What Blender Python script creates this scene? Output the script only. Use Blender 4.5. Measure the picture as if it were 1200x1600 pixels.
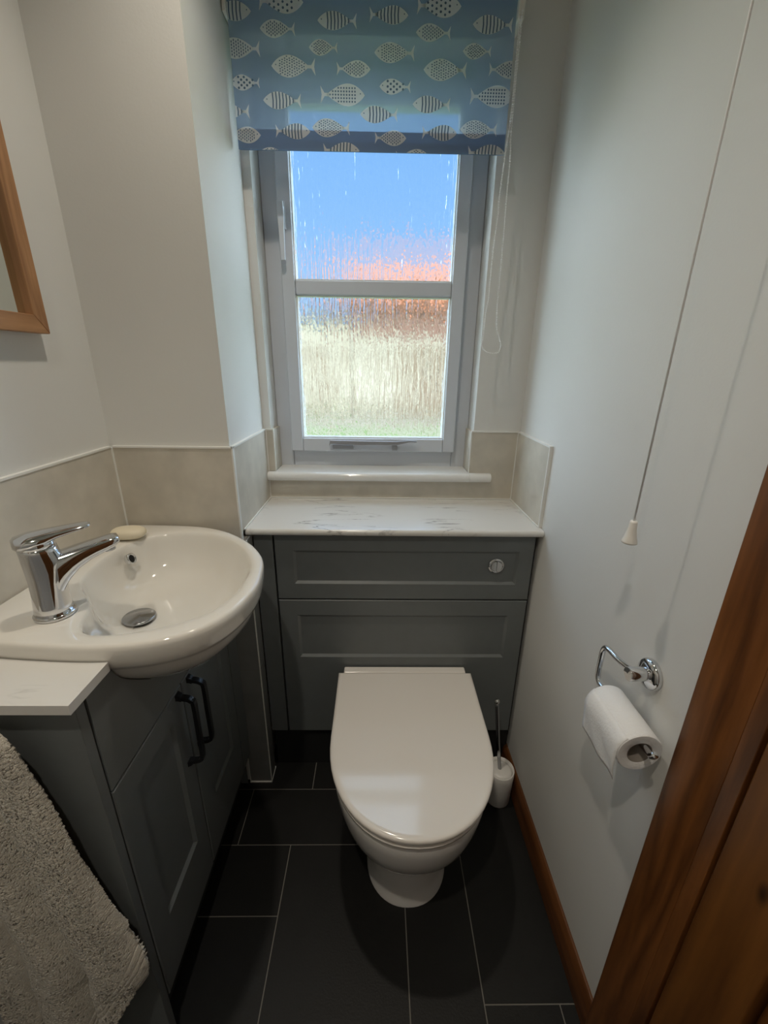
import bpy, bmesh, math, random
from mathutils import Vector, Matrix, noise
random.seed(7)
for o in list(bpy.data.objects): bpy.data.objects.remove(o)
SC = bpy.context.scene
COL = SC.collection
PI = math.pi

# ------------------------------------------------------------------ camera
cam = bpy.data.cameras.new('camera')
cam.sensor_fit = 'VERTICAL'; cam.sensor_height = 24.0
cam.lens = 648.0 / 1600.0 * 24.0
cam.clip_start = 0.02; cam.clip_end = 200
camo = bpy.data.objects.new('camera', cam); COL.objects.link(camo)
Rm = Matrix(((0.99985, -0.00823, -0.01521), (-0.01162, 0.33229, -0.9431), (0.01281, 0.94314, 0.33215)))
camo.matrix_world = Matrix.Translation((0, 0, 1.27)) @ Rm.to_4x4()
SC.camera = camo

# ------------------------------------------------------------------ exposure
SC.view_settings.view_transform = 'Standard'
SC.view_settings.look = 'None'
SC.view_settings.gamma = 1.0
SC.view_settings.use_curve_mapping = False
SC.view_settings.exposure = -0.35
SC.render.film_transparent = False

# ------------------------------------------------------------------ sky
SKY_BASE = 1.35      # strength towards the open sky facing the window
SKY_SIDE_BOOST = 12.0      # extra glow added to both sides, out of view, to light the room
SKY_TOP_BOOST = 4.0       # extra glow added to the high sky above the view
world = bpy.data.worlds.new('sky'); SC.world = world
world.use_nodes = True
nt = world.node_tree; nt.nodes.clear()
N = nt.nodes.new; L = nt.links.new
out = N('ShaderNodeOutputWorld'); bg = N('ShaderNodeBackground')
tc = N('ShaderNodeTexCoord'); sep = N('ShaderNodeSeparateXYZ'); L(tc.outputs['Generated'], sep.inputs[0])
ramp = N('ShaderNodeValToRGB'); L(sep.outputs['Z'], ramp.inputs[0])
ramp.color_ramp.elements[0].position = 0.0; ramp.color_ramp.elements[0].color = (0.50, 0.72, 1.0, 1)
ramp.color_ramp.elements[1].position = 0.5; ramp.color_ramp.elements[1].color = (0.19, 0.46, 0.95, 1)
e = ramp.color_ramp.elements.new(0.22); e.color = (0.29, 0.58, 1.0, 1)
ab = N('ShaderNodeMath'); ab.operation = 'ABSOLUTE'; L(sep.outputs['X'], ab.inputs[0])
ms = N('ShaderNodeMapRange'); ms.interpolation_type = 'SMOOTHSTEP'
ms.inputs['From Min'].default_value = 0.42; ms.inputs['From Max'].default_value = 0.78
ms.inputs['To Min'].default_value = 0; ms.inputs['To Max'].default_value = SKY_SIDE_BOOST; L(ab.outputs[0], ms.inputs['Value'])
mt = N('ShaderNodeMapRange'); mt.interpolation_type = 'SMOOTHSTEP'
mt.inputs['From Min'].default_value = 0.52; mt.inputs['From Max'].default_value = 0.75
mt.inputs['To Min'].default_value = 0; mt.inputs['To Max'].default_value = SKY_TOP_BOOST; L(sep.outputs['Z'], mt.inputs['Value'])
ad = N('ShaderNodeMath'); ad.operation = 'ADD'; L(ms.outputs[0], ad.inputs[0]); L(mt.outputs[0], ad.inputs[1])
# the added side and top glow is whiter than the open sky
cl = N('ShaderNodeMix'); cl.data_type = 'RGBA'
sc_ = N('ShaderNodeVectorMath'); sc_.operation = 'SCALE'
L(ramp.outputs[0], sc_.inputs[0]); sc_.inputs['Scale'].default_value = SKY_BASE
my = N('ShaderNodeMapRange'); my.interpolation_type = 'SMOOTHSTEP'
my.inputs['From Min'].default_value = 0.0; my.inputs['From Max'].default_value = 0.25; L(sep.outputs['Y'], my.inputs['Value'])
mf = N('ShaderNodeMath'); mf.operation = 'MULTIPLY'; L(ad.outputs[0], mf.inputs[0]); L(my.outputs[0], mf.inputs[1])
cc = N('ShaderNodeVectorMath'); cc.operation = 'SCALE'; cc.inputs[0].default_value = (0.72, 0.88, 1.0); L(mf.outputs[0], cc.inputs['Scale'])
sm = N('ShaderNodeVectorMath'); sm.operation = 'ADD'; L(sc_.outputs[0], sm.inputs[0]); L(cc.outputs[0], sm.inputs[1])
L(sm.outputs[0], bg.inputs['Color']); bg.inputs['Strength'].default_value = 1.0
L(bg.outputs[0], out.inputs[0])

# ------------------------------------------------------------------ sun (behind the house, lights the garden and the house opposite)
sun = bpy.data.lights.new('sun', 'SUN'); sun.energy = 4.6; sun.angle = 0.01; sun.color = (1.0, 0.95, 0.86)
suno = bpy.data.objects.new('sun', sun); COL.objects.link(suno)
suno.rotation_euler = (math.radians(50), 0, math.radians(-8))

# ------------------------------------------------------------------ two ceiling downlights
def lamp(name, loc, energy, col=(1.0, 0.90, 0.76)):
    l = bpy.data.lights.new(name, 'SPOT'); l.energy = energy; l.color = col
    l.spot_size = math.radians(115); l.spot_blend = 1.0; l.shadow_soft_size = 0.025
    o = bpy.data.objects.new(name, l); o.location = loc; COL.objects.link(o); return o
lamp('downlight_near_window', (-0.17, 0.74, 2.33), 27)
lamp('downlight_by_door', (-0.2, -0.13, 2.33), 37)

# ================================================================== materials
def mat(name, col, rough=0.5, metal=0.0, noise_amt=0.0, noise_scale=8.0, bump=0.0, bump_scale=200.0, coat=0.0, spec=0.5, sheen=0.0):
    m = bpy.data.materials.new(name); m.use_nodes = True
    t = m.node_tree; b = t.nodes['Principled BSDF']
    b.inputs['Base Color'].default_value = (*col, 1); b.inputs['Roughness'].default_value = rough
    b.inputs['Metallic'].default_value = metal; b.inputs['Coat Weight'].default_value = coat
    b.inputs['Specular IOR Level'].default_value = spec
    b.inputs['Sheen Weight'].default_value = sheen
    tc = t.nodes.new('ShaderNodeTexCoord')
    if noise_amt:
        n = t.nodes.new('ShaderNodeTexNoise'); n.inputs['Scale'].default_value = noise_scale; n.inputs['Detail'].default_value = 5
        t.links.new(tc.outputs['Object'], n.inputs['Vector'])
        r = t.nodes.new('ShaderNodeValToRGB')
        r.color_ramp.elements[0].position = 0.3; r.color_ramp.elements[1].position = 0.7
        r.color_ramp.elements[0].color = (*[c * (1 - noise_amt) for c in col], 1)
        r.color_ramp.elements[1].color = (*[min(1, c * (1 + noise_amt)) for c in col], 1)
        t.links.new(n.outputs['Fac'], r.inputs[0]); t.links.new(r.outputs[0], b.inputs['Base Color'])
    if bump:
        n2 = t.nodes.new('ShaderNodeTexNoise'); n2.inputs['Scale'].default_value = bump_scale; n2.inputs['Detail'].default_value = 3
        t.links.new(tc.outputs['Object'], n2.inputs['Vector'])
        bp = t.nodes.new('ShaderNodeBump'); bp.inputs['Strength'].default_value = bump; bp.inputs['Distance'].default_value = 0.002
        t.links.new(n2.outputs['Fac'], bp.inputs['Height']); t.links.new(bp.outputs[0], b.inputs['Normal'])
    return m

M_wall = mat('wall_paint', (0.74, 0.74, 0.715), 0.62, noise_amt=0.015, noise_scale=3, bump=0.07, bump_scale=220, spec=0.3)
M_ceil = mat('ceiling_paint', (0.78, 0.78, 0.76), 0.9)
M_trimw = mat('white_tile_trim', (0.82, 0.82, 0.79), 0.35)
M_frame = mat('white_gloss_flare_tint', (0.66, 0.70, 0.76), 0.32, spec=0.45)  # white paint, with the blue flare glow of the window tinted into it
M_sill = mat('white_sill_gloss', (0.80, 0.80, 0.78), 0.12, coat=0.3)
M_tile = mat('stone_grey_wall_tile', (0.60, 0.56, 0.48), 0.42, noise_amt=0.10, noise_scale=14, bump=0.06, bump_scale=60)
M_grey = mat('slate_grey_painted_door', (0.150, 0.165, 0.168), 0.42, noise_amt=0.03, noise_scale=30, bump=0.05, bump_scale=300)
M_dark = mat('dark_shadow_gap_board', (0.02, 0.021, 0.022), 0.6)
M_cer = mat('white_ceramic', (0.78, 0.755, 0.70), 0.08, coat=0.5)
M_cer2 = mat('white_toilet_ceramic', (0.78, 0.765, 0.74), 0.10, coat=0.4)
M_lid = mat('white_lid_plastic', (0.86, 0.82, 0.77), 0.13, coat=0.3)
M_chrome = mat('chrome', (0.72, 0.73, 0.75), 0.06, 1.0)
M_chromed = mat('dark_chrome', (0.40, 0.41, 0.43), 0.14, 1.0)
M_black = mat('black_metal', (0.018, 0.019, 0.022), 0.32, 0.3)
M_blackh = mat('black_hole', (0.006, 0.006, 0.006), 0.8)
M_paper = mat('toilet_paper', (0.84, 0.84, 0.84), 0.95, bump=0.5, bump_scale=260, noise_amt=0.02)
M_card = mat('card_tube', (0.26, 0.23, 0.20), 0.9)
M_plastic = mat('white_plastic', (0.82, 0.80, 0.76), 0.3)
M_soap = mat('cream_soap', (0.80, 0.72, 0.55), 0.45)
M_cord = mat('white_cord', (0.90, 0.90, 0.90), 0.7)
M_ftile = mat('charcoal_floor_tile', (0.0078, 0.0078, 0.0074), 0.5, noise_amt=0.16, noise_scale=10, bump=0.15, bump_scale=240, spec=0.35)
M_grout = mat('grey_grout', (0.20, 0.19, 0.17), 0.9)
M_btile = mat('grey_boxing_tile', (0.20, 0.207, 0.203), 0.32, noise_amt=0.08, noise_scale=18)
M_towel = mat('taupe_towelling', (0.62, 0.58, 0.50), 0.97, noise_amt=0.10, noise_scale=40, bump=1.0, bump_scale=700, sheen=0.3)
M_mirror = mat('mirror_glass', (0.80, 0.84, 0.80), 0.02, 1.0)
M_soffit = mat('grass', (0.13, 0.26, 0.035), 0.9, noise_amt=0.4, noise_scale=3)
M_gravel = mat('pale_gravel_path', (0.42, 0.38, 0.28), 0.9, noise_amt=0.3, noise_scale=2)
M_render = mat('pale_render', (0.85, 0.76, 0.60), 0.9, noise_amt=0.35, noise_scale=0.9)
M_roof = mat('terracotta_roof', (0.60, 0.22, 0.09), 0.8, noise_amt=0.15, noise_scale=2)

M_brick = mat('red_brown_brick', (0.42, 0.26, 0.20), 0.9, noise_amt=0.3, noise_scale=4)
M_garage = mat('tan_garage_door', (0.42, 0.33, 0.23), 0.6, noise_amt=0.1)
M_gutter = mat('grey_flat_roof', (0.25, 0.24, 0.26), 0.8)
def wood(name, c0, c1, scale, axis='Z', rough=0.35, knots=False):
    m = bpy.data.materials.new(name); m.use_nodes = True
    t = m.node_tree; b = t.nodes['Principled BSDF']; b.inputs['Roughness'].default_value = rough
    tc = t.nodes.new('ShaderNodeTexCoord'); mp = t.nodes.new('ShaderNodeMapping')
    s = [1, 1, 1]; s['XYZ'.index(axis)] = 0.09
    mp.inputs['Scale'].default_value = s
    t.links.new(tc.outputs['Object'], mp.inputs['Vector'])
    n = t.nodes.new('ShaderNodeTexNoise'); n.inputs['Scale'].default_value = scale * 0.35; n.inputs['Detail'].default_value = 2
    t.links.new(mp.outputs[0], n.inputs['Vector'])
    mul = t.nodes.new('ShaderNodeMath'); mul.operation = 'MULTIPLY'; mul.inputs[1].default_value = 9
    t.links.new(n.outputs['Fac'], mul.inputs[0])
    sn = t.nodes.new('ShaderNodeMath'); sn.operation = 'PINGPONG'; sn.inputs[1].default_value = 0.5
    t.links.new(mul.outputs[0], sn.inputs[0])
    n2 = t.nodes.new('ShaderNodeTexNoise'); n2.inputs['Scale'].default_value = scale * 5; n2.inputs['Detail'].default_value = 4
    t.links.new(mp.outputs[0], n2.inputs['Vector'])
    ad = t.nodes.new('ShaderNodeMath'); ad.operation = 'MULTIPLY_ADD'; ad.inputs[1].default_value = 0.8
    t.links.new(n2.outputs['Fac'], ad.inputs[0]); t.links.new(sn.outputs[0], ad.inputs[2])
    r = t.nodes.new('ShaderNodeValToRGB')
    r.color_ramp.elements[0].position = 0.35; r.color_ramp.elements[0].color = (*c0, 1)
    r.color_ramp.elements[1].position = 0.95; r.color_ramp.elements[1].color = (*c1, 1)
    t.links.new(ad.outputs[0], r.inputs[0])
    last = r.outputs[0]
    if knots:
        mp2 = t.nodes.new('ShaderNodeMapping'); mp2.inputs['Scale'].default_value = (1, 1.0, 0.42)
        t.links.new(tc.outputs['Object'], mp2.inputs['Vector'])
        v = t.nodes.new('ShaderNodeTexVoronoi'); v.inputs['Scale'].default_value = 15
        t.links.new(mp2.outputs[0], v.inputs['Vector'])
        kr = t.nodes.new('ShaderNodeValToRGB')
        kr.color_ramp.elements[0].position = 0.05; kr.color_ramp.elements[0].color = (1, 1, 1, 1)
        kr.color_ramp.elements[1].position = 0.14; kr.color_ramp.elements[1].color = (0, 0, 0, 1)
        t.links.new(v.outputs['Distance'], kr.inputs[0])
        mx = t.nodes.new('ShaderNodeMix'); mx.data_type = 'RGBA'
        t.links.new(kr.outputs[0], mx.inputs[0]); t.links.new(last, mx.inputs[6])
        mx.inputs[7].default_value = (*[c * 0.35 for c in c0], 1)
        last = mx.outputs[2]
    t.links.new(last, b.inputs['Base Color'])
    return m
M_pine = wood('orange_varnished_pine', (0.085, 0.028, 0.007), (0.21, 0.075, 0.018), 22, 'Z', 0.36, True)
M_pine2 = wood('orange_varnished_pine_door', (0.10, 0.034, 0.007), (0.20, 0.075, 0.015), 16, 'Z', 0.40, True)
M_piney = wood('orange_varnished_pine_skirting', (0.07, 0.024, 0.007), (0.15, 0.055, 0.016), 22, 'Y', 0.4)
M_oak = wood('oak_mirror_frame', (0.30, 0.145, 0.062), (0.47, 0.25, 0.115), 30, 'Z', 0.5)
M_oaky = wood('oak_mirror_frame_rail', (0.30, 0.145, 0.062), (0.47, 0.25, 0.115), 30, 'Y', 0.5)

def marble():
    m = bpy.data.materials.new('white_marble_laminate'); m.use_nodes = True
    t = m.node_tree; b = t.nodes['Principled BSDF']; b.inputs['Roughness'].default_value = 0.24; b.inputs['Coat Weight'].default_value = 0.5; b.inputs['Coat Roughness'].default_value = 0.16
    tc = t.nodes.new('ShaderNodeTexCoord'); mp = t.nodes.new('ShaderNodeMapping')
    mp.inputs['Scale'].default_value = (1.6, 9, 1.6); mp.inputs['Rotation'].default_value = (0, 0, 0.10); mp.inputs['Location'].default_value = (0.35, 0.4, 0)
    t.links.new(tc.outputs['Object'], mp.inputs['Vector'])
    n = t.nodes.new('ShaderNodeTexNoise'); n.inputs['Scale'].default_value = 2.4; n.inputs['Detail'].default_value = 6; n.inputs['Distortion'].default_value = 0.6
    t.links.new(mp.outputs[0], n.inputs['Vector'])
    r = t.nodes.new('ShaderNodeValToRGB'); els = r.color_ramp.elements
    els[0].position = 0.497; els[0].color = (0, 0, 0, 1); els[1].position = 0.505; els[1].color = (1, 1, 1, 1)
    e3 = els.new(0.522); e3.color = (0, 0, 0, 1)
    t.links.new(n.outputs['Fac'], r.inputs[0])
    n2 = t.nodes.new('ShaderNodeTexNoise'); n2.inputs['Scale'].default_value = 6
    t.links.new(tc.outputs['Object'], n2.inputs['Vector'])
    r2 = t.nodes.new('ShaderNodeValToRGB'); r2.color_ramp.elements[0].position = 0.46; r2.color_ramp.elements[1].position = 0.62
    t.links.new(n2.outputs['Fac'], r2.inputs[0])
    mu = t.nodes.new('ShaderNodeMath'); mu.operation = 'MULTIPLY'
    t.links.new(r.outputs[0], mu.inputs[0]); t.links.new(r2.outputs[0], mu.inputs[1])
    mu2 = t.nodes.new('ShaderNodeMath'); mu2.operation = 'MULTIPLY'; mu2.inputs[1].default_value = 0.95; t.links.new(mu.outputs[0], mu2.inputs[0])
    mx = t.nodes.new('ShaderNodeMix'); mx.data_type = 'RGBA'
    mx.inputs[6].default_value = (0.74, 0.73, 0.70, 1); mx.inputs[7].default_value = (0.22, 0.21, 0.20, 1)
    t.links.new(mu2.outputs[0], mx.inputs[0]); t.links.new(mx.outputs[2], b.inputs['Base Color'])
    return m
M_marble = marble()

def glass_mat():
    m = bpy.data.materials.new('rain_textured_glass'); m.use_nodes = True
    t = m.node_tree; t.nodes.clear()
    o = t.nodes.new('ShaderNodeOutputMaterial')
    tc = t.nodes.new('ShaderNodeTexCoord'); mp = t.nodes.new('ShaderNodeMapping'); mp.inputs['Scale'].default_value = (1, 1, 0.07)
    t.links.new(tc.outputs['Object'], mp.inputs['Vector'])
    # slightly wandering streams
    nd = t.nodes.new('ShaderNodeTexNoise'); nd.inputs['Scale'].default_value = 60; nd.inputs['Detail'].default_value = 1
    t.links.new(tc.outputs['Object'], nd.inputs['Vector'])
    vm = t.nodes.new('ShaderNodeVectorMath'); vm.operation = 'SCALE'; vm.inputs['Scale'].default_value = 0.0035
    t.links.new(nd.outputs['Color'], vm.inputs[0])
    va = t.nodes.new('ShaderNodeVectorMath'); va.operation = 'ADD'; t.links.new(mp.outputs[0], va.inputs[0]); t.links.new(vm.outputs[0], va.inputs[1])
    n = t.nodes.new('ShaderNodeTexNoise'); n.inputs['Scale'].default_value = 125; n.inputs['Detail'].default_value = 1.5
    t.links.new(va.outputs[0], n.inputs['Vector'])
    bp = t.nodes.new('ShaderNodeBump'); bp.inputs['Strength'].default_value = 1.0; bp.inputs['Distance'].default_value = 0.0085
    t.links.new(n.outputs['Fac'], bp.inputs['Height'])
    rf = t.nodes.new('ShaderNodeBsdfRefraction'); rf.inputs['Roughness'].default_value = 0.05; rf.inputs['IOR'].default_value = 1.25
    gl = t.nodes.new('ShaderNodeBsdfGlossy'); gl.inputs['Roughness'].default_value = 0.1
    tr = t.nodes.new('ShaderNodeBsdfTransparent')
    t.links.new(bp.outputs[0], rf.inputs['Normal']); t.links.new(bp.outputs[0], gl.inputs['Normal'])
    m1 = t.nodes.new('ShaderNodeMixShader'); m1.inputs[0].default_value = 0.04
    t.links.new(rf.outputs[0], m1.inputs[1]); t.links.new(gl.outputs[0], m1.inputs[2])
    m2 = t.nodes.new('ShaderNodeMixShader'); m2.inputs[0].default_value = 0.3
    t.links.new(m1.outputs[0], m2.inputs[1]); t.links.new(tr.outputs[0], m2.inputs[2])
    t.links.new(m2.outputs[0], o.inputs[0])
    return m
M_glass = glass_mat()

def fabric(name, col, transp, transl=0.3):
    m = bpy.data.materials.new(name); m.use_nodes = True
    t = m.node_tree; t.nodes.clear(); o = t.nodes.new('ShaderNodeOutputMaterial')
    d = t.nodes.new('ShaderNodeBsdfDiffuse'); d.inputs[0].default_value = (*col, 1)
    w = t.nodes.new('ShaderNodeTexNoise'); w.inputs['Scale'].default_value = 900
    tc = t.nodes.new('ShaderNodeTexCoord'); t.links.new(tc.outputs['Object'], w.inputs['Vector'])
    bp = t.nodes.new('ShaderNodeBump'); bp.inputs['Strength'].default_value = 0.3; bp.inputs['Distance'].default_value = 0.0005
    t.links.new(w.outputs['Fac'], bp.inputs['Height']); t.links.new(bp.outputs[0], d.inputs['Normal'])
    l = t.nodes.new('ShaderNodeBsdfTranslucent'); l.inputs[0].default_value = (*col, 1)
    p = t.nodes.new('ShaderNodeBsdfTransparent')
    a = t.nodes.new('ShaderNodeMixShader'); a.inputs[0].default_value = transl
    t.links.new(d.outputs[0], a.inputs[1]); t.links.new(l.outputs[0], a.inputs[2])
    b = t.nodes.new('ShaderNodeMixShader'); b.inputs[0].default_value = transp
    t.links.new(a.outputs[0], b.inputs[1]); t.links.new(p.outputs[0], b.inputs[2])
    t.links.new(b.outputs[0], o.inputs[0]); return m
M_blind = fabric('blue_blind_fabric', (0.33, 0.46, 0.66), 0.28, 0.5)
M_hem = fabric('blue_blind_hem', (0.14, 0.25, 0.45), 0.16)
M_fish = fabric('fish_print_white', (0.95, 0.96, 0.94), 0.08, 0.5)
M_fishd = fabric('fish_print_dark', (0.13, 0.20, 0.28), 0.06)

# ================================================================== mesh helpers
def link(name, bm, m, parent=None, smooth=False, bevel=0.0, seg=2, sub=0, auto=None):
    me = bpy.data.meshes.new(name)
    bmesh.ops.recalc_face_normals(bm, faces=bm.faces)
    bm.to_mesh(me); bm.free()
    for mm in (m if isinstance(m, (list, tuple)) else [m]): me.materials.append(mm)
    o = bpy.data.objects.new(name, me); COL.objects.link(o)
    if parent: o.parent = parent
    if smooth or bevel:
        for p in me.polygons: p.use_smooth = True
    if bevel:
        b = o.modifiers.new('bevel', 'BEVEL'); b.width = bevel; b.segments = seg; b.limit_method = 'ANGLE'; b.angle_limit = 0.6
        b.harden_normals = True
    if sub:
        s = o.modifiers.new('sub', 'SUBSURF'); s.levels = sub; s.render_levels = sub
    return o
def tag(o, label, cat, group=None, kind=None):
    if label: o['label'] = label
    if cat: o['category'] = cat
    if group: o['group'] = group
    if kind: o['kind'] = kind
    return o
def struct(o, label=None):
    o['kind'] = 'structure'
    if label: o['label'] = label
    o['category'] = o.name.split('_')[0]
    return o
def empty(name, loc=(0, 0, 0)):
    o = bpy.data.objects.new(name, None); o.empty_display_size = 0.05; COL.objects.link(o)
    o.location = loc
    return o
def keep(child, root):
    """child mesh is written in world coordinates: put it under the root without moving it"""
    child.parent = root
    child.matrix_parent_inverse = Matrix.Translation(-Vector(root_loc(root)))
    return child
def root_loc(r):
    v = Vector(r.location); p = r.parent
    return v
def add_box(bm, x0, x1, y0, y1, z0, z1, mi=0):
    vs = [bm.verts.new((x, y, z)) for x in (x0, x1) for y in (y0, y1) for z in (z0, z1)]
    for f in ((0, 1, 3, 2), (4, 6, 7, 5), (0, 4, 5, 1), (2, 3, 7, 6), (0, 2, 6, 4), (1, 5, 7, 3)):
        fc = bm.faces.new([vs[i] for i in f]); fc.material_index = mi
def box(name, x0, x1, y0, y1, z0, z1, m, root=None, bevel=0.0, seg=2):
    bm = bmesh.new(); add_box(bm, x0, x1, y0, y1, z0, z1)
    o = link(name, bm, m, None, bevel=bevel, seg=seg)
    if root: keep(o, root)
    return o
def loft(bm, rings, cap0=True, cap1=True, closed=True, mi=0):
    vr = [[bm.verts.new(p) for p in r] for r in rings]
    n = len(rings[0])
    for a, b in zip(vr, vr[1:]):
        for i in range(n if closed else n - 1):
            j = (i + 1) % n
            f = bm.faces.new((a[i], a[j], b[j], b[i])); f.material_index = mi
    if cap0: bm.faces.new(vr[0][::-1]).material_index = mi
    if cap1: bm.faces.new(vr[-1]).material_index = mi
    return vr
def lathe(bm, prof, centre, axis=(0, 0, 1), n=32, cap0=True, cap1=True):
    ax = Vector(axis).normalized(); q = Vector((0, 0, 1)).rotation_difference(ax); c = Vector(centre)
    rings = [[c + q @ Vector((r * math.cos(2 * PI * i / n), r * math.sin(2 * PI * i / n), h)) for i in range(n)] for r, h in prof]
    loft(bm, rings, cap0, cap1)
def smooth_path(pts, k=6):
    P = [Vector(p) for p in pts]; P = [P[0]] + P + [P[-1]]; o = []
    for i in range(1, len(P) - 2):
        a, b, c, d = P[i - 1:i + 3]
        for j in range(k):
            t = j / k
            o.append(0.5 * ((2 * b) + (-a + c) * t + (2 * a - 5 * b + 4 * c - d) * t * t + (-a + 3 * b - 3 * c + d) * t ** 3))
    o.append(P[-2]); return o
def tube(bm, pts, r, n=10, rs=None, cap=True):
    P = [Vector(p) for p in pts]; rings = []
    t0 = (P[1] - P[0]).normalized(); up = Vector((0, 0, 1)) if abs(t0.z) < 0.9 else Vector((0, 1, 0))
    nrm = t0.cross(up).normalized(); prev = t0
    for i, p in enumerate(P):
        t = (P[min(i + 1, len(P) - 1)] - P[max(i - 1, 0)]).normalized()
        nrm = prev.rotation_difference(t) @ nrm; prev = t
        bn = t.cross(nrm); rr = rs[i] if rs else r
        rings.append([p + rr * (math.cos(2 * PI * k / n) * nrm + math.sin(2 * PI * k / n) * bn) for k in range(n)])
    loft(bm, rings, cap, cap)

# ================================================================== ROOM SHELL
XL, XR = -0.635, 0.440
YA, YB = 0.985, 1.289
ZC = 2.35; YN = -0.60
WX0, WX1, WZ0, WZ1 = -0.330, 0.295, 0.925, 2.00     # window opening in the wall

def wall(name, *boxes, m=M_wall):
    bm = bmesh.new()
    for b in boxes: add_box(bm, *b)
    return struct(link(name, bm, m))
wall('wall_left', (XL - 0.12, XL, YN, YA, 0, ZC))
wall('wall_alcove', (XL - 0.12, -0.353, YA, 1.50, 0, ZC))
wall('wall_right', (XR, XR + 0.12, 0.36, 1.50, 0, ZC), (XR, XR + 0.12, YN, 0.36, 2.06, ZC), (XR, XR + 0.12, YN, -0.42, 0, 2.06))
wall('wall_window', (-0.353, WX0, YB, 1.50, 0, ZC), (WX1, XR, YB, 1.50, 0, ZC), (WX0, WX1, YB, 1.50, WZ1, ZC), (WX0, WX1, YB, 1.50, 0, WZ0))
wall('wall_near', (XL - 0.12, XR + 0.12, YN - 0.1, YN, 0, ZC))
cb = bmesh.new(); add_box(cb, XL - 0.12, XR + 0.12, YN - 0.1, 1.5, ZC, ZC + 0.1)
struct(link('ceiling', cb, M_ceil))

# floor: grout bed with the separate tiles laid in it
bm = bmesh.new(); add_box(bm, XL - 0.12, XR + 0.12, YN - 0.1, 1.5, -0.1, -0.0012, 1)
tiles = [(-.64, -.384, .790, .952), (-.384, .076, .790, .952), (-.64, -.20, .952, 1.27), (-.20, .11, .952, 1.27), (.11, .44, 1.02, 1.27),
         (.076, .11, .790, .952), (.11, .234, .790, 1.02), (.234, .44, .478, 1.02),
         (-.64, -.236, .630, .790), (-.64, -.236, .16, .630), (-.236, .076, .17, .790), (.076, .234, .17, .790),
         (.234, .394, .16, .478), (.394, .44, .16, .478)]
for x0 in (-.64, -.33, -.02, .29):
    tiles.append((x0, min(x0 + .31, .44), -.15, .16)); tiles.append((x0, min(x0 + .31, .44), -.60, -.15))
g = 0.0013
for x0, x1, y0, y1 in tiles: add_box(bm, x0 + g, x1 - g, y0 + g, y1 - g, -0.01, 0.0, 0)
bmesh.ops.recalc_face_normals(bm, faces=bm.faces)
struct(link('floor', bm, [M_ftile, M_grout]))

# wall tile upstands (each run with its white edge trim)
def tile_run(n, slabs, trims):
    bm = bmesh.new()
    for s in slabs: add_box(bm, *s, 0)
    for s in trims: add_box(bm, *s, 1)
    return struct(link('trim_%d' % n, bm, [M_tile, M_trimw]))
TT = 1.081
# alcove face behind the basin
tile_run(1, [(-0.625, -0.346, 0.977, YA, 0.845, TT)], [(-0.627, -0.345, 0.9755, YA, TT, TT + 0.004), (-0.6275, -0.624, 0.974, YA, 0.845, TT), (-0.347, -0.3435, 0.9755, YA + 0.002, 0.845, TT + 0.004)])
# left wall behind the tap
tile_run(2, [(XL, -0.627, 0.05, 0.976, 0.845, TT)], [(XL, -0.6255, 0.05, 0.976, TT, TT + 0.004)])
# alcove return beside the worktop
tile_run(3, [(-0.353, -0.345, YA - 0.004, 1.281, 0.866, TT)], [(-0.353, -0.3435, YA - 0.004, 1.281, TT, TT + 0.004), (-0.3455, -0.342, 1.0, 1.279, 0.8655, 0.869)])
# back wall
tile_run(4, [(-0.345, -0.323, 1.281, YB, 0.954, TT), (-0.330, -0.322, 1.2892, 1.37, 0.954, TT), (0.289, 0.432, 1.281, YB, 0.925, TT), (-0.345, 0.432, 1.281, YB, 0.866, 0.925), (0.287, 0.295, 1.283, 1.37, 0.954, TT)],
         [(0.287, 0.434, 1.2795, YB, TT, TT + 0.004), (-0.345, -0.320, 1.2795, YB, TT, TT + 0.004), (-0.3225, -0.3195, 1.2795, 1.284, 0.954, TT), (-0.345, -0.342, 1.2795, 1.284, 0.954, TT), (0.2855, 0.289, 1.2795, 1.284, 0.954, TT),
          (-0.345, 0.434, 1.2785, 1.282, 0.8655, 0.869), (0.4295, 0.4335, 1.278, 1.282, 0.866, TT), (-0.345, -0.3425, 1.2785, 1.282, 0.866, 0.925)])
# right wall
tile_run(5, [(0.432, XR, 1.034, 1.281, 0.866, TT)], [(0.4305, XR, 1.030, 1.281, TT, TT + 0.004), (0.431, XR, 1.030, 1.034, 0.866, TT), (0.429, 0.4325, 1.034, 1.28, 0.8655, 0.869)])

# right skirting board
bm = bmesh.new()
prof = [(0, 0), (-0.015, 0), (-0.015, 0.062), (-0.011, 0.074), (-0.005, 0.081), (0, 0.081)]
loft(bm, [[(XR + a, y, b) for a, b in prof] for y in (0.438, 1.062)])
struct(link('baseboard_right', bm, M_piney, bevel=0.0015))

# ------------------------------------------------------------------ door and architrave in the right wall
d = empty('door_1', (XR, 0.0, 0)); d['kind'] = 'structure'; d['category'] = 'door'
bm = bmesh.new()
prof = [(0, 0.438), (-0.016, 0.438), (-0.020, 0.434), (-0.020, 0.390), (-0.017, 0.385), (-0.014, 0.378), (-0.012, 0.366), (0.0, 0.366)]
loft(bm, [[(XR + a, b, z) for a, b in prof] for z in (0, 2.12)])
keep(link('architrave', bm, M_pine, bevel=0.001), d)
bm = bmesh.new(); add_box(bm, XR - 0.012, XR + 0.10, 0.345, 0.366, 0, 2.06)
keep(link('door_lining', bm, M_pine, bevel=0.001), d)
bm = bmesh.new()
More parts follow.
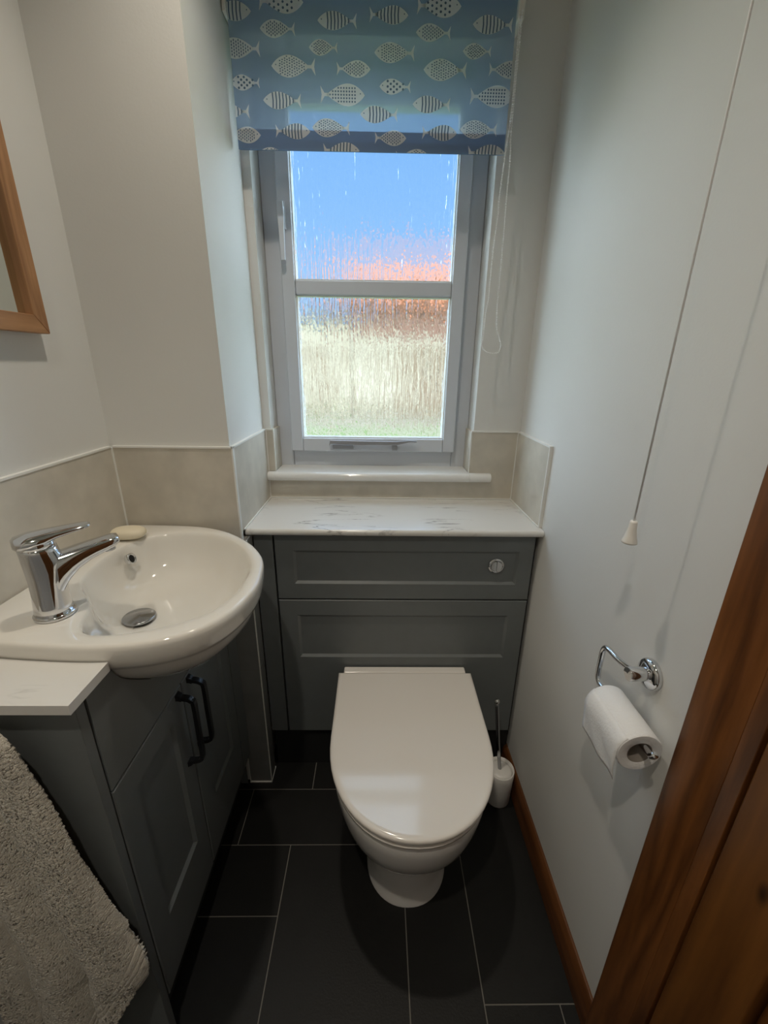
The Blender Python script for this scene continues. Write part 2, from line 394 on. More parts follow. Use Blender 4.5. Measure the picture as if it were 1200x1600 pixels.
# stile, rails and two recessed boards of the leaf, closed against the lining
add_box(bm, XR - 0.010, XR + 0.03, 0.255, 0.342, 0.004, 2.05)
add_box(bm, XR - 0.010, XR + 0.03, -0.40, -0.31, 0.004, 2.05)
for z0, z1 in ((0.004, 0.20), (1.93, 2.05)): add_box(bm, XR - 0.010, XR + 0.03, -0.31, 0.255, z0, z1)
keep(link('door_stile', bm, M_pine2, bevel=0.003), d)
bm = bmesh.new()
y = -0.31
while y < 0.25:
    add_box(bm, XR + 0.002, XR + 0.022, y + 0.0015, y + 0.0925, 0.19, 1.94); y += 0.094
keep(link('door_boards', bm, M_pine2, bevel=0.004), d)
bm = bmesh.new(); add_box(bm, XR + 0.035, XR + 0.12, -0.42, 0.36, 0, 2.06)
keep(link('door_backing', bm, M_dark), d)

# ------------------------------------------------------------------ window
W = empty('window_1', (0, 1.37, 0.95)); W['kind'] = 'structure'; W['category'] = 'window'
def frame_ring(bm, x0, x1, z0, z1, tx, tz0, tz1, y0, y1):
    add_box(bm, x0, x0 + tx, y0, y1, z0, z1); add_box(bm, x1 - tx, x1, y0, y1, z0, z1)
    add_box(bm, x0 + tx, x1 - tx, y0, y1, z0, z0 + tz0); add_box(bm, x0 + tx, x1 - tx, y0, y1, z1 - tz1, z1)
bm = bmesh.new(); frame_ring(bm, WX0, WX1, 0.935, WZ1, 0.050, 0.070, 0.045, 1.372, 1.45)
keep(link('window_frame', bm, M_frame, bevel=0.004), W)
bm = bmesh.new()
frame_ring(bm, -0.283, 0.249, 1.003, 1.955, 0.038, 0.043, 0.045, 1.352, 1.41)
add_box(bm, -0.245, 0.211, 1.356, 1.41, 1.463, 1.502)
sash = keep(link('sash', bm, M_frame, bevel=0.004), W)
bm = bmesh.new()
for z0, z1 in ((1.046, 1.463), (1.502, 1.910)):
    frame_ring(bm, -0.2455, 0.2115, z0, z1, 0.0035, 0.0035, 0.0035, 1.362, 1.374)
keep(link('glazing_bead', bm, M_trimw, bevel=0.001), W)
for z0, z1 in ((1.046, 1.463), (1.502, 1.910)):
    keep(box('glass_pane', -0.245, 0.211, 1.378, 1.382, z0, z1, M_glass), W)
# sill board with rounded nose
bm = bmesh.new()
nose = [(1.372, 0.925), (1.372, 0.953)] + [(1.272 + 0.014 * math.cos(a), 0.939 + 0.014 * math.sin(a)) for a in [PI / 2 + PI * i / 8 for i in range(9)]]
loft(bm, [[(x, a, b) for a, b in nose] for x in (-0.322, 0.287)])
nose2 = [(1.2815, 0.925), (1.2815, 0.953)] + nose[2:]
loft(bm, [[(x, a, b) for a, b in nose2] for x in (-0.345, -0.322)]); loft(bm, [[(x, a, b) for a, b in nose2] for x in (0.287, 0.356)])
sl = keep(link('window_sill', bm, M_sill, smooth=False, bevel=0.001), W)
# espagnolette handle on the left stile
bm = bmesh.new()
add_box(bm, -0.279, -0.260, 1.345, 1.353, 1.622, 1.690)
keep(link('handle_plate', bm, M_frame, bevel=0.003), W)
bm = bmesh.new()
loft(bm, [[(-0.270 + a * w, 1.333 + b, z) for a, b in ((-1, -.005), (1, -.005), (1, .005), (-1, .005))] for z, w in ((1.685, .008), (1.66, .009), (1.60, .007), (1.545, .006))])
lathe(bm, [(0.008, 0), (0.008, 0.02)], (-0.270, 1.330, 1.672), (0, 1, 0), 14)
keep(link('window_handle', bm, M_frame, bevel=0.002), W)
# stay along the bottom rail
bm = bmesh.new()
path = [(-0.158, 0.0), (-0.155, 0.010), (-0.05, 0.008), (0.06, 0.008), (0.10, 0.015), (0.125, 0.014)]
M_satin = mat('satin_grey_metal', (0.42, 0.44, 0.48), 0.35, 0.6)
loft(bm, [[(x, 1.340 + a, 1.026 + z + b * h) for a, b in ((-.004, -1), (.004, -1), (.004, 1), (-.004, 1))] for (x, z), h in zip(path, (.003, .006, .007, .006, .003, .002))])
add_box(bm, -0.148, -0.080, 1.344, 1.353, 1.013, 1.026); add_box(bm, 0.045, 0.062, 1.342, 1.353, 1.010, 1.030)
keep(link('window_stay', bm, M_satin, bevel=0.0015), W)

# ------------------------------------------------------------------ outside: garden and house opposite
struct(box('ground_lawn', -30, 30, 1.6, 60, -0.5, -0.25, M_soffit)); bpy.data.objects['ground_lawn']['category'] = 'ground'
h = empty('house', (0, 13, -0.25))
tag(h, 'pale rendered house with orange tiled roof, blurred behind the textured window glass', 'house')
keep(box('house_wall', -0.9, 9, 13, 19, -0.25, 3.05, M_render), h)
keep(box('brick_band', -0.92, 9.02, 12.95, 13, 2.05, 3.05, M_brick), h)
keep(box('garage_door', 0.55, 2.9, 12.94, 13, -0.25, 1.85, M_garage, None, 0.02), h)
keep(box('annex_door', -2.3, -1.5, 13.35, 13.41, -0.25, 1.8, M_garage, None, 0.02), h)
keep(box('house_window', 3.6, 4.8, 12.94, 13, 0.7, 1.8, M_dark, None, 0.02), h)
keep(box('drainpipe', -0.86, -0.74, 12.9, 13, -0.25, 3.0, M_dark, None, 0.02), h)
keep(box('annex_wall', -7.0, -0.9, 13.4, 18, -0.25, 2.55, M_render), h)
keep(box('annex_roof', -7.2, -0.9, 13.2, 18.2, 2.55, 2.68, M_gutter), h)
bm = bmesh.new()
loft(bm, [[(x, 12.6, 2.95), (x, 12.6, 3.08), (x, 16, 4.55), (x, 19.4, 3.08), (x, 19.4, 2.95)] for x in (-1.1, 9.6)])
keep(link('house_roof', bm, M_roof), h)
tag(box('gravel_path', -8, 8, 9.2, 12.5, -0.25, -0.22, M_gravel), 'pale gravel strip in front of the house beyond the window', 'path')

# ================================================================== WC FURNITURE UNIT
def shaker(name, origin, U, V, Wn, w, h, rec, m, root, t=0.018, dp=0.006):
    """panel: origin = lower corner on the carcass plane, U right, V up, Wn outward; rec=(u0,u1,v0,v1) recessed field"""
    U, V, Wn, O = Vector(U), Vector(V), Vector(Wn), Vector(origin)
    P = lambda u, v, d: O + U * u + V * v + Wn * d
    rr = lambda u0, u1, v0, v1, d: [P(u0, v0, d), P(u1, v0, d), P(u1, v1, d), P(u0, v1, d)]
    b = 0.0018; u0, u1, v0, v1 = rec; s = 0.007
    rings = [rr(0, w, 0, h, 0), rr(0, w, 0, h, t - b), rr(b, w - b, b, h - b, t), rr(u0, u1, v0, v1, t), rr(u0 + s, u1 - s, v0 + s, v1 - s, t - dp)]
    bm = bmesh.new(); loft(bm, rings)
    return keep(link(name, bm, m), root)
YC = 1.024
u = empty('toilet_cabinet', (0.07, YC, 0))
tag(u, 'grey shaker cabinet boxing in the cistern behind the toilet', 'cabinet')
box('carcass', -0.329, 0.436, YC + 0.019, 1.279, 0.15, 0.8465, M_dark, u)
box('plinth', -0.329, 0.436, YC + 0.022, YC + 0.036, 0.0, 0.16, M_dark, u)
box('filler_panel', -0.3315, -0.2815, YC, YC + 0.018, 0.165, 0.845, M_grey, u, 0.0012)
shaker('flush_panel', (-0.277, YC + 0.018, 0.648), (1, 0, 0), (0, 0, 1), (0, -1, 0), 0.704, 0.197, (0.048, 0.664, 0.048, 0.149), M_grey, u)
shaker('lower_panel', (-0.277, YC + 0.018, 0.165), (1, 0, 0), (0, 0, 1), (0, -1, 0), 0.704, 0.479, (0.050, 0.656, 0.285, 0.430), M_grey, u)
bm = bmesh.new()
c = Vector((0.328, YC + 0.008, 0.754))
lathe(bm, [(0.0225, 0), (0.0225, 0.006), (0.021, 0.009), (0.0165, 0.010), (0.0158, 0.0075)], c, (0, -1, 0), 40)
btn = keep(link('flush_button', bm, M_chrome, smooth=True), u)
bm = bmesh.new()
for s in (-1, 1):
    pts = [(0.0006 * s + s * 0.0145 * math.cos(a), 0.0145 * math.sin(a)) for a in [-PI / 2 + PI * i / 14 for i in range(15)]]
    loft(bm, [[c + Vector((px, -dd, pz)) for px, pz in pts] for dd in (0.007, 0.0115)])
keep(link('button_plate', bm, M_chrome, bevel=0.0006), btn)

# worktop over the cistern
bm = bmesh.new()
prof = [(1.2785, 0.847), (1.2785, 0.865)] + [(1.018 + 0.008 * math.cos(a), 0.857 + 0.008 * math.sin(a)) for a in [PI / 2 + PI / 2 * i / 5 for i in range(6)]] + [(1.018 + 0.008 * math.cos(a), 0.855 + 0.008 * math.sin(a)) for a in [PI + PI / 2 * i / 5 for i in range(6)]]
prof = [(a - 0.006 if a < 1.2 else a, b) for a, b in prof]
loft(bm, [[(x, a, b) for a, b in prof] for x in (-0.3445, 0.4385)])
w = link('worktop', bm, M_marble, bevel=0.0006)
tag(w, 'white marble-effect worktop on the toilet cabinet, under the window sill', 'worktop')

# ================================================================== TOILET
T = empty('toilet', (0.083, 0.80, 0)); tag(T, 'white back-to-wall toilet with closed D-shaped lid', 'toilet')
def dshape(cx, hw, fy, by, k, p=2.15, n=28, hwb=None):
    """closed outline: straight back at by, D-shaped front at fy; k = depth of the rounded part"""
    pts = []
    for i in range(n + 1):
        a = PI * i / n
        ca, sa = math.cos(a), math.sin(a)
        pts.append((cx + hw * math.copysign(abs(ca) ** (2 / p), ca), fy + k - k * abs(sa) ** (2 / p)))
    hb = hw if hwb is None else hwb
    for t in (0.25, 0.5, 0.75): pts.append((cx - hw + (hw - hb) * t * t, fy + k + (by - fy - k) * t))
    pts.append((cx - hb, by)); pts.append((cx + hb, by))
    for t in (0.75, 0.5, 0.25): pts.append((cx + hw - (hw - hb) * t * t, fy + k + (by - fy - k) * t))
    return pts
CX = 0.084
def dl(name, secs, m, parent, bev=0, smooth=True):
    bm = bmesh.new(); loft(bm, [[(x, y, z) for x, y in dshape(*s[:-1])] if False else [(x, y, z) for x, y in s] for z, s in secs])
    o = link(name, bm, m, smooth=smooth); keep(o, parent)
    md = o.modifiers.new('edge', 'EDGE_SPLIT'); md.split_angle = math.radians(50)
    return o
B = lambda hw, fy, by=1.020, k=0.24, hwb=None: dshape(CX, hw, fy, by, k, hwb=hwb)
# pan
secs = [(0.0, dshape(CX, 0.105, 0.645, 1.0235, 0.115)), (0.004, dshape(CX, 0.105, 0.645, 1.0235, 0.115)), (0.012, dshape(CX, 0.101, 0.650, 1.0235, 0.112)),
        (0.06, dshape(CX, 0.099, 0.653, 1.0235, 0.11)), (0.13, dshape(CX, 0.100, 0.654, 1.0235, 0.11)), (0.160, dshape(CX, 0.103, 0.652, 1.0235, 0.115)),
        (0.172, dshape(CX, 0.111, 0.643, 1.0235, 0.13)), (0.185, dshape(CX, 0.126, 0.624, 1.0235, 0.15)), (0.205, dshape(CX, 0.144, 0.602, 1.0235, 0.18)),
        (0.235, dshape(CX, 0.161, 0.581, 1.0235, 0.20)), (0.270, dshape(CX, 0.173, 0.564, 1.0235, 0.22)), (0.31, dshape(CX, 0.182, 0.551, 1.0235, 0.235)),
        (0.345, dshape(CX, 0.187, 0.545, 1.0235, 0.24)), (0.372, dshape(CX, 0.188, 0.543, 1.0235, 0.24)), (0.378, dshape(CX, 0.186, 0.546, 1.0235, 0.24)), (0.381, dshape(CX, 0.182, 0.550, 1.0235, 0.24))]
pan = dl('pan', secs, M_cer2, T)
seat = dl('seat', [(0.3830, B(0.184, 0.545, 0.985)), (0.385, B(0.189, 0.539, 0.985)), (0.393, B(0.190, 0.537, 0.985)), (0.3965, B(0.187, 0.541, 0.985))], M_lid, T)
lid = dl('lid', [(0.4015, B(0.186, 0.541, 0.992, hwb=0.188)), (0.403, B(0.190, 0.536, 0.992, hwb=0.192)), (0.413, B(0.1935, 0.532, 0.992, hwb=0.195)),
                 (0.418, B(0.193, 0.5325, 0.992, hwb=0.1945)), (0.4205, B(0.190, 0.5355, 0.990, hwb=0.1925)), (0.42145, B(0.185, 0.5405, 0.987, hwb=0.188)), (0.4215, B(0.181, 0.5445, 0.984, hwb=0.184))], M_lid, T)
keep(box('hinge_block', CX - 0.180, CX + 0.180, 0.994, 1.020, 0.380, 0.4195, M_lid, None, 0.004, 3), T)

# ================================================================== TOILET BRUSH
tb = empty('toilet_brush', (0.380, 0.925, 0)); tag(tb, 'white toilet brush pot with chrome handle between toilet and right wall', 'toilet brush')
bm = bmesh.new(); lathe(bm, [(0.034, 0), (0.037, 0.003), (0.040, 0.10), (0.0405, 0.121), (0.039, 0.124), (0.036, 0.122), (0.034, 0.10), (0.03, 0.02)], (0.380, 0.925, 0.0005), n=36)
keep(link('pot', bm, M_plastic, smooth=True), tb)
bm = bmesh.new(); lathe(bm, [(0.004, 0.0), (0.024, 0.002), (0.033, 0.006), (0.034, 0.010), (0.024, 0.014), (0.008, 0.017)], (0.380, 0.925, 0.106), n=36)
keep(link('pot_cover', bm, M_plastic, smooth=True), tb)
bm = bmesh.new(); tube(bm, [(0.378, 0.925, 0.115), (0.362, 0.926, 0.22), (0.345, 0.927, 0.36), (0.3435, 0.927, 0.372)], 0.0055, 14, [0.0055, 0.0055, 0.0055, 0.0055])
keep(link('brush_handle', bm, M_chromed, smooth=True), tb)
bm = bmesh.new(); lathe(bm, [(0.0055, 0), (0.0072, 0.002), (0.0072, 0.007), (0.005, 0.011), (0.001, 0.0125)], (0.3435, 0.927, 0.372), (-0.11, 0, 1), 20)
keep(link('handle_cap', bm, M_chrome, smooth=True), tb)

# ================================================================== TILED PIPE BOXING
pb = empty('pipe_boxing', (-0.37, 1.01, 0)); tag(pb, 'narrow grey tiled pipe boxing between the basin unit and toilet cabinet', 'pipe boxing')
def btiles(bm, zs, x0, x1, y0, y1):
    for z0, z1 in zip(zs, zs[1:]): add_box(bm, x0, x1, y0, y1, z0 + 0.001, z1 - 0.001)
box('core', -0.3522, -0.339, 0.984, 1.0435, 0.0, 0.8455, M_grout, pb)
ZS = (0.004, 0.132, 0.439, 0.745, 0.8455)
bm = bmesh.new(); btiles(bm, ZS, -0.4005, -0.335, 0.977, 0.984)
keep(link('front_tiles', bm, M_btile, bevel=0.0005), pb)
bm = bmesh.new(); btiles(bm, ZS, -0.339, -0.3335, 0.979, 1.023)
keep(link('side_tiles', bm, M_btile, bevel=0.0005), pb)
bm = bmesh.new(); add_box(bm, -0.4005, -0.3355, 0.978, 0.9835, 0.004, 0.8455)
keep(link('tile_grout', bm, M_grout), pb)
bm = bmesh.new()
add_box(bm, -0.3355, -0.3325, 0.9765, 0.9795, 0.004, 0.8455); add_box(bm, -0.402, -0.3995, 0.9755, 0.9835, 0.004, 0.8455)
add_box(bm, -0.402, -0.332, 0.974, 0.979, 0.0, 0.004); add_box(bm, -0.335, -0.3325, 0.974, 1.030, 0.0, 0.004)
keep(link('edge_trim', bm, M_trimw), pb)

# ================================================================== VANITY UNIT
XF = -0.390
v = empty('vanity_unit', (-0.51, 0.70, 0)); tag(v, 'grey shaker vanity unit with two doors under the basin', 'vanity unit')
box('end_panel', -0.626, XF - 0.001, 0.427, 0.444, 0.0, 0.849, M_grey, v, 0.0012)
box('carcass', -0.626, XF - 0.019, 0.4445, 0.972, 0.13, 0.60, M_dark, v)
box('plinth', XF - 0.055, XF - 0.04, 0.4445, 0.974, 0.0, 0.135, M_dark, v)
box('end_panel', -0.626, XF - 0.019, 0.9725, 0.9745, 0.0, 0.60, M_grey, v)
box('gap_strip', XF - 0.018, XF - 0.006, 0.4442, 0.4475, 0.13, 0.848, M_dark, v)
D1 = shaker('door', (XF - 0.018, 0.447, 0.130), (0, 1, 0), (0, 0, 1), (1, 0, 0), 0.2235, 0.536, (0.048, 0.178, 0.148, 0.486), M_grey, v)
D2 = shaker('door', (XF - 0.018, 0.674, 0.130), (0, 1, 0), (0, 0, 1), (1, 0, 0), 0.2365, 0.536, (0.060, 0.188, 0.148, 0.486), M_grey, v)
box('filler_panel', XF - 0.018, XF, 0.9135, 0.974, 0.130, 0.666, M_grey, v, 0.0012)
def handle(y, door):
    bm = bmesh.new()
    zt, zb, r = 0.652, 0.487, 0.005
    path = smooth_path([(XF + 0.004, y, zt), (XF + 0.016, y, zt - 0.001), (XF + 0.027, y, zt - 0.006), (XF + 0.031, y, zt - 0.018), (XF + 0.031, y, (zt + zb) / 2), (XF + 0.031, y, zb + 0.018), (XF + 0.027, y, zb + 0.006), (XF + 0.016, y, zb + 0.001), (XF + 0.004, y, zb)], 4)
    rings = []
    for i, p in enumerate(path):
        t = (path[min(i + 1, len(path) - 1)] - path[max(i - 1, 0)]).normalized(); n_ = t.cross(Vector((0, 1, 0))).normalized()
        rings.append([p + Vector((0, 1, 0)) * a * 0.0055 + n_ * b * 0.0038 for a, b in ((-1, -1), (1, -1), (1, 1), (-1, 1))])
    loft(bm, rings)
    for z in (zt, zb):      # flared feet
        s = 1 if z == zt else -1
        loft(bm, [[(XF + d0, y + a * ww, z + b * 0.006 + s * o_) for a, b in ((-1, -1), (1, -1), (1, 1), (-1, 1))] for d0, ww, o_ in ((0.0, 0.0075, 0.004), (0.004, 0.0065, 0.003), (0.009, 0.0055, 0.0))])
    o = link('handle', bm, M_black, bevel=0.001); o['label'] = 'black metal bow handle'
    keep(o, v); o.parent = door; o.matrix_parent_inverse = (Matrix.Translation(Vector(v.location)) @ door.matrix_parent_inverse).inverted()
for yy, dd in ((0.650, D1), (0.699, D2)): handle(yy, dd)

# basin outline (seen from above)
OUT = [(-.6255, .56), (-.612, .528), (-.575, .508), (-.542, .501), (-.486, .496), (-.433, .493), (-.384, .494), (-.324, .505), (-.268, .536), (-.234, .590), (-.219, .665), (-.225, .735), (-.240, .790), (-.272, .845), (-.312, .890), (-.368, .934), (-.436, .962), (-.527, .970), (-.60, .970), (-.6255, .962), (-.6265, .86), (-.6265, .70)]
INN = [(-.248, .695), (-.250, .652), (-.270, .596), (-.309, .559), (-.357, .537), (-.403, .526), (-.440, .532), (-.462, .560), (-.476, .600), (-.500, .632), (-.532, .664), (-.555, .705), (-.566, .775), (-.560, .845), (-.535, .893), (-.490, .920), (-.428, .926), (-.360, .900), (-.305, .850), (-.268, .790), (-.250, .738)]
def resample(poly, c, n=96):
    cx, cy = c; P = smooth_path(list(map(lambda q: (q[0], q[1], 0), poly + [poly[0]])), 8)
    res = []
    for i in range(n):
        a = 2 * PI * i / n; dx, dy = math.cos(a), math.sin(a); best = None
        for p, q in zip(P, P[1:]):
            ex, ey = q.x - p.x, q.y - p.y
            det = dx * (-ey) + dy * ex
            if abs(det) < 1e-12: continue
            t = ((p.x - cx) * (-ey) + (p.y - cy) * ex) / det
            s = (dx * (p.y - cy) - dy * (p.x - cx)) / det
            if t > 0 and -0.001 <= s <= 1.001: best = t if best is None else max(best, t)
        res.append(best)
    return res
BC = (-0.42, 0.735); NB = 128
ro = resample(OUT, BC, NB); ri = resample(INN, BC, NB)
def ringp(radii, c, z, s=1.0, d=0.0, cc=None):
    r = []
    for i, rr in enumerate(radii):
        a = 2 * PI * i / NB; q = (rr - d) * s
        r.append((c[0] + q * math.cos(a), c[1] + q * math.sin(a), z))
    return r
DR = (-0.478, 0.722)       # waste
def bowlring(s, z):
    out_ = []
    for i, rr in enumerate(ri):
        a = 2 * PI * i / NB; px, py = BC[0] + rr * math.cos(a), BC[1] + rr * math.sin(a)
        out_.append((DR[0] + (px - DR[0]) * s, DR[1] + (py - DR[1]) * s, z))
    return out_
def wallclip(r): return [(max(x, -0.626), min(y, 0.9715), z) for x, y, z in r]
basin = empty('basin', (BC[0], BC[1], 0.845)); tag(basin, 'white ceramic oval semi-recessed basin on the vanity unit', 'basin')
bm = bmesh.new()
under = [(0.755, 0.62), (0.775, 0.72), (0.797, 0.82), (0.815, 0.89), (0.828, 0.925), (0.838, 0.943), (0.8425, 0.953), (0.846, 0.970), (0.852, 0.984), (0.862, 0.994), (0.872, 0.999), (0.880, 1.0)]
rings = []
for z, s in under:
    rg = []
    for i, rr in enumerate(ro):
        a = 2 * PI * i / NB
        x, y_ = BC[0] + rr * s * math.cos(a), BC[1] + rr * s * math.sin(a)
        rg.append((x, y_, z))
    rings.append(wallclip(rg))
rings += [wallclip(ringp(ro, BC, 0.8865, 1.0, 0.0012)), wallclip(ringp(ro, BC, 0.8895, 1.0, 0.004)), wallclip(ringp(ro, BC, 0.8905, 1.0, 0.008))]
# rim falls gently to the bowl edge
mid = [((o_ - 0.008) * 0.3 + (i_ + 0.005) * 0.7) for o_, i_ in zip(ro, ri)]
rings += [ringp(mid, BC, 0.8895), ringp(ri, BC, 0.888, 1.0, -0.003)]
for s, z in ((1.0, .8855), (.985, .880), (.965, .870), (.94, .856), (.90, .840), (.84, .822), (.76, .808), (.65, .797), (.50, .788), (.33, .7825), (.20, .7805), (.135, .780)):
    rings.append(bowlring(s, z))
rings.append([(DR[0] + .021 * math.cos(2 * PI * i / NB), DR[1] + .021 * math.sin(2 * PI * i / NB), .779) for i in range(NB)])
rings.append([(DR[0] + .020 * math.cos(2 * PI * i / NB), DR[1] + .020 * math.sin(2 * PI * i / NB), .770) for i in range(NB)])
loft(bm, rings)
bb = keep(link('bowl', bm, M_cer, smooth=True), basin)
# waste plug
bm = bmesh.new(); lathe(bm, [(0.019, 0), (0.019, 0.009), (0.0285, 0.010), (0.0305, 0.012), (0.0305, 0.014), (0.0285, 0.0158), (0.0, 0.0165)], (DR[0], DR[1], 0.775), (0.03, -0.0, 1), 40, cap1=False)
keep(link('waste_plug', bm, M_chromed, smooth=True), basin)
# overflow ring on the bowl's back wall
oc = Vector((-0.5375, 0.8275, 0.8655)); on = Vector((0.93, -0.12, 0.36)).normalized()
bm = bmesh.new(); lathe(bm, [(0.0115, -0.008), (0.0125, 0.001), (0.0115, 0.003), (0.0090, 0.0028), (0.0080, 0.0)], oc, on, 30, False, False)
ofl = keep(link('overflow_ring', bm, M_chrome, smooth=True), basin)
bm = bmesh.new(); lathe(bm, [(0.0082, 0.0004), (0.0, 0.0008)], oc, on, 24, False, False)
keep(link('overflow_hole', bm, M_blackh), basin)

# vanity worktop with a curved cut-out for the basin
bm = bmesh.new()
cut = []
for i in range(NB):
    a = 2 * PI * i / NB; x, y_ = BC[0] + ro[i] * 1.002 * math.cos(a), BC[1] + ro[i] * 1.002 * math.sin(a)
    if y_ < 0.60 and -0.6265 < x < -0.384: cut.append((x, y_))
cut.sort(key=lambda q: q[0])
poly = [(-0.6268, 0.412), (-0.384, 0.412)] + cut[::-1] + [(-0.6268, cut[0][1] + 0.02)]
loft(bm, [[(x, y_, z) for x, y_ in poly] for z in (0.850, 0.865)])
vt = link('worktop', bm, M_marble, bevel=0.0035, seg=3)
# fascia board, scooped out where the basin passes through it
lo, hi = [], []
for z, s_ in under:
    P_ = [(BC[0] + ro[i] * s_ * math.cos(2 * PI * i / NB), BC[1] + ro[i] * s_ * math.sin(2 * PI * i / NB)) for i in range(NB)]
    ys = [a[1] + (b[1] - a[1]) * (XF - 0.004 - a[0]) / (b[0] - a[0]) for a, b in zip(P_, P_[1:] + P_[:1]) if (a[0] - XF + 0.004) * (b[0] - XF + 0.004) < 0]
    if z < 0.848: lo.append((min(ys) - 0.001, z)); hi.append((max(ys) + 0.001, z))
zt_ = 0.8485
fp = [(0.447, 0.670), (0.974, 0.670), (0.974, zt_)]
if hi[-1][0] < 0.970: fp.append((hi[-1][0], zt_))
fp += hi[::-1] + [(hi[0][0] - 0.02, 0.753), (lo[0][0] + 0.02, 0.753)] + lo + [(lo[-1][0], zt_), (0.447, zt_)]
bm = bmesh.new(); loft(bm, [[(x, a, b) for a, b in fp] for x in (XF - 0.018, XF)])
keep(link('fascia', bm, M_grey, bevel=0.0006), v)
tag(vt, 'white marble-effect worktop corner on the vanity unit, in front of the basin', 'worktop')

# ================================================================== TAP
tp = empty('mixer_tap', (-0.512, 0.576, 0.8905)); tag(tp, 'chrome single lever mixer tap on the basin', 'tap')
tx, ty = -0.512, 0.576; dv = Vector((0.74, 0.67, 0)).normalized(); sv = Vector((-dv.y, dv.x, 0))
bm = bmesh.new(); lathe(bm, [(0.0275, 0), (0.0285, 0.002), (0.0285, 0.005), (0.0265, 0.007)], (tx, ty, 0.8903), n=40)
keep(link('base_ring', bm, M_chrome, smooth=True), tp)
bm = bmesh.new(); rings = []
def ell(c, rx, ry, n=36, p=2.0):
    r = []
    for i in range(n):
        a = 2 * PI * i / n; ca, sa = math.cos(a), math.sin(a)
        r.append(Vector(c) + dv * rx * math.copysign(abs(ca) ** (2 / p), ca) + sv * ry * math.copysign(abs(sa) ** (2 / p), sa))
    return r
for z, off, rx, ry in ((0.896, 0, .0262, .0262), (0.91, 0, .0250, .0245), (0.93, 0.001, .0240, .0228), (0.95, 0.0025, .0245, .0222), (0.968, 0.004, .0265, .0222), (0.985, 0.003, .0262, .0228), (1.000, 0.001, .0245, .0235), (1.008, 0.0, .0240, .0238)):
    rings.append(ell((tx + dv.x * off, ty + dv.y * off, z), rx, ry))
loft(bm, rings)
keep(link('tap_body', bm, M_chrome, smooth=True), tp)
# spout
bm = bmesh.new(); rings = []
for d_, zt_, zb_, hw_ in ((0.000, .990, .905, .0215), (0.016, .991, .926, .0210), (0.028, .9925, .945, .0205), (0.043, .9945, .960, .0198), (0.062, .997, .971, .0190), (0.085, .9995, .979, .0180), (0.097, 1.0005, .983, .0168), (0.104, 1.000, .988, .0125)):
    c_ = Vector((tx, ty, (zt_ + zb_) / 2)) + dv * d_; hz = (zt_ - zb_) / 2
    rings.append([c_ + sv * hw_ * math.copysign(abs(math.cos(a)) ** .6, math.cos(a)) + Vector((0, 0, 1)) * hz * math.copysign(abs(math.sin(a)) ** .6, math.sin(a)) for a in [2 * PI * i / 28 for i in range(28)]])
loft(bm, rings)
keep(link('spout', bm, M_chrome, smooth=True), tp)
bm = bmesh.new(); ac = Vector((tx, ty, 0.984)) + dv * 0.088; lathe(bm, [(0.0105, 0), (0.0105, 0.007), (0.009, 0.0075)], ac, (0, 0, -1), 24)
keep(link('aerator', bm, M_chromed, smooth=True), tp)
# lever: cap plus flat paddle rising towards its tip
bm = bmesh.new(); rings = [ell((tx, ty, z), r_, r_) for z, r_ in ((1.0075, .0215), (1.0085, .0240), (1.014, .0242), (1.020, .0225))]
loft(bm, rings)
lc = keep(link('lever_cap', bm, M_chrome, smooth=True), tp)
bm = bmesh.new(); rings = []
for d_, z_, hw_, hz in ((-0.027, 1.0175, .012, .006), (-0.023, 1.0178, .0200, .0095), (-0.008, 1.0185, .0245, .0115), (0.010, 1.0205, .0240, .0100), (0.024, 1.0235, .0205, .0072), (0.045, 1.0255, .0175, .0050), (0.060, 1.0265, .0155, .0040), (0.067, 1.0270, .0130, .0034), (0.071, 1.0273, .0065, .0022)):
    c_ = Vector((tx, ty, z_)) + dv * d_
    rings.append([c_ + sv * hw_ * math.copysign(abs(math.cos(a)) ** .8, math.cos(a)) + Vector((0, 0, 1)) * hz * math.sin(a) for a in [2 * PI * i / 24 for i in range(24)]])
loft(bm, rings)
keep(link('lever', bm, M_chrome, smooth=True), tp)

# ================================================================== SOAP
bm = bmesh.new()
rings = []
for k in range(13):
    ph = -PI / 2 + PI * k / 12; cz, sz = math.cos(ph), math.sin(ph)
    rr = abs(cz) ** 0.7
    rings.append([(0.033 * rr * math.copysign(abs(math.cos(a)) ** .85, math.cos(a)), 0.021 * rr * math.copysign(abs(math.sin(a)) ** .85, math.sin(a)), 0.0115 * math.copysign(abs(sz) ** .8, sz)) for a in [2 * PI * i / 32 for i in range(32)]])
loft(bm, rings)
so = link('soap_bar', bm, M_soap, smooth=True); so.scale = (1.12, 1.2, 1.15); so.location = (-0.569, 0.885, 0.9035); so.rotation_euler = (0, 0.02, 0.12)
tag(so, 'cream oval bar of soap on the back rim of the basin', 'soap')

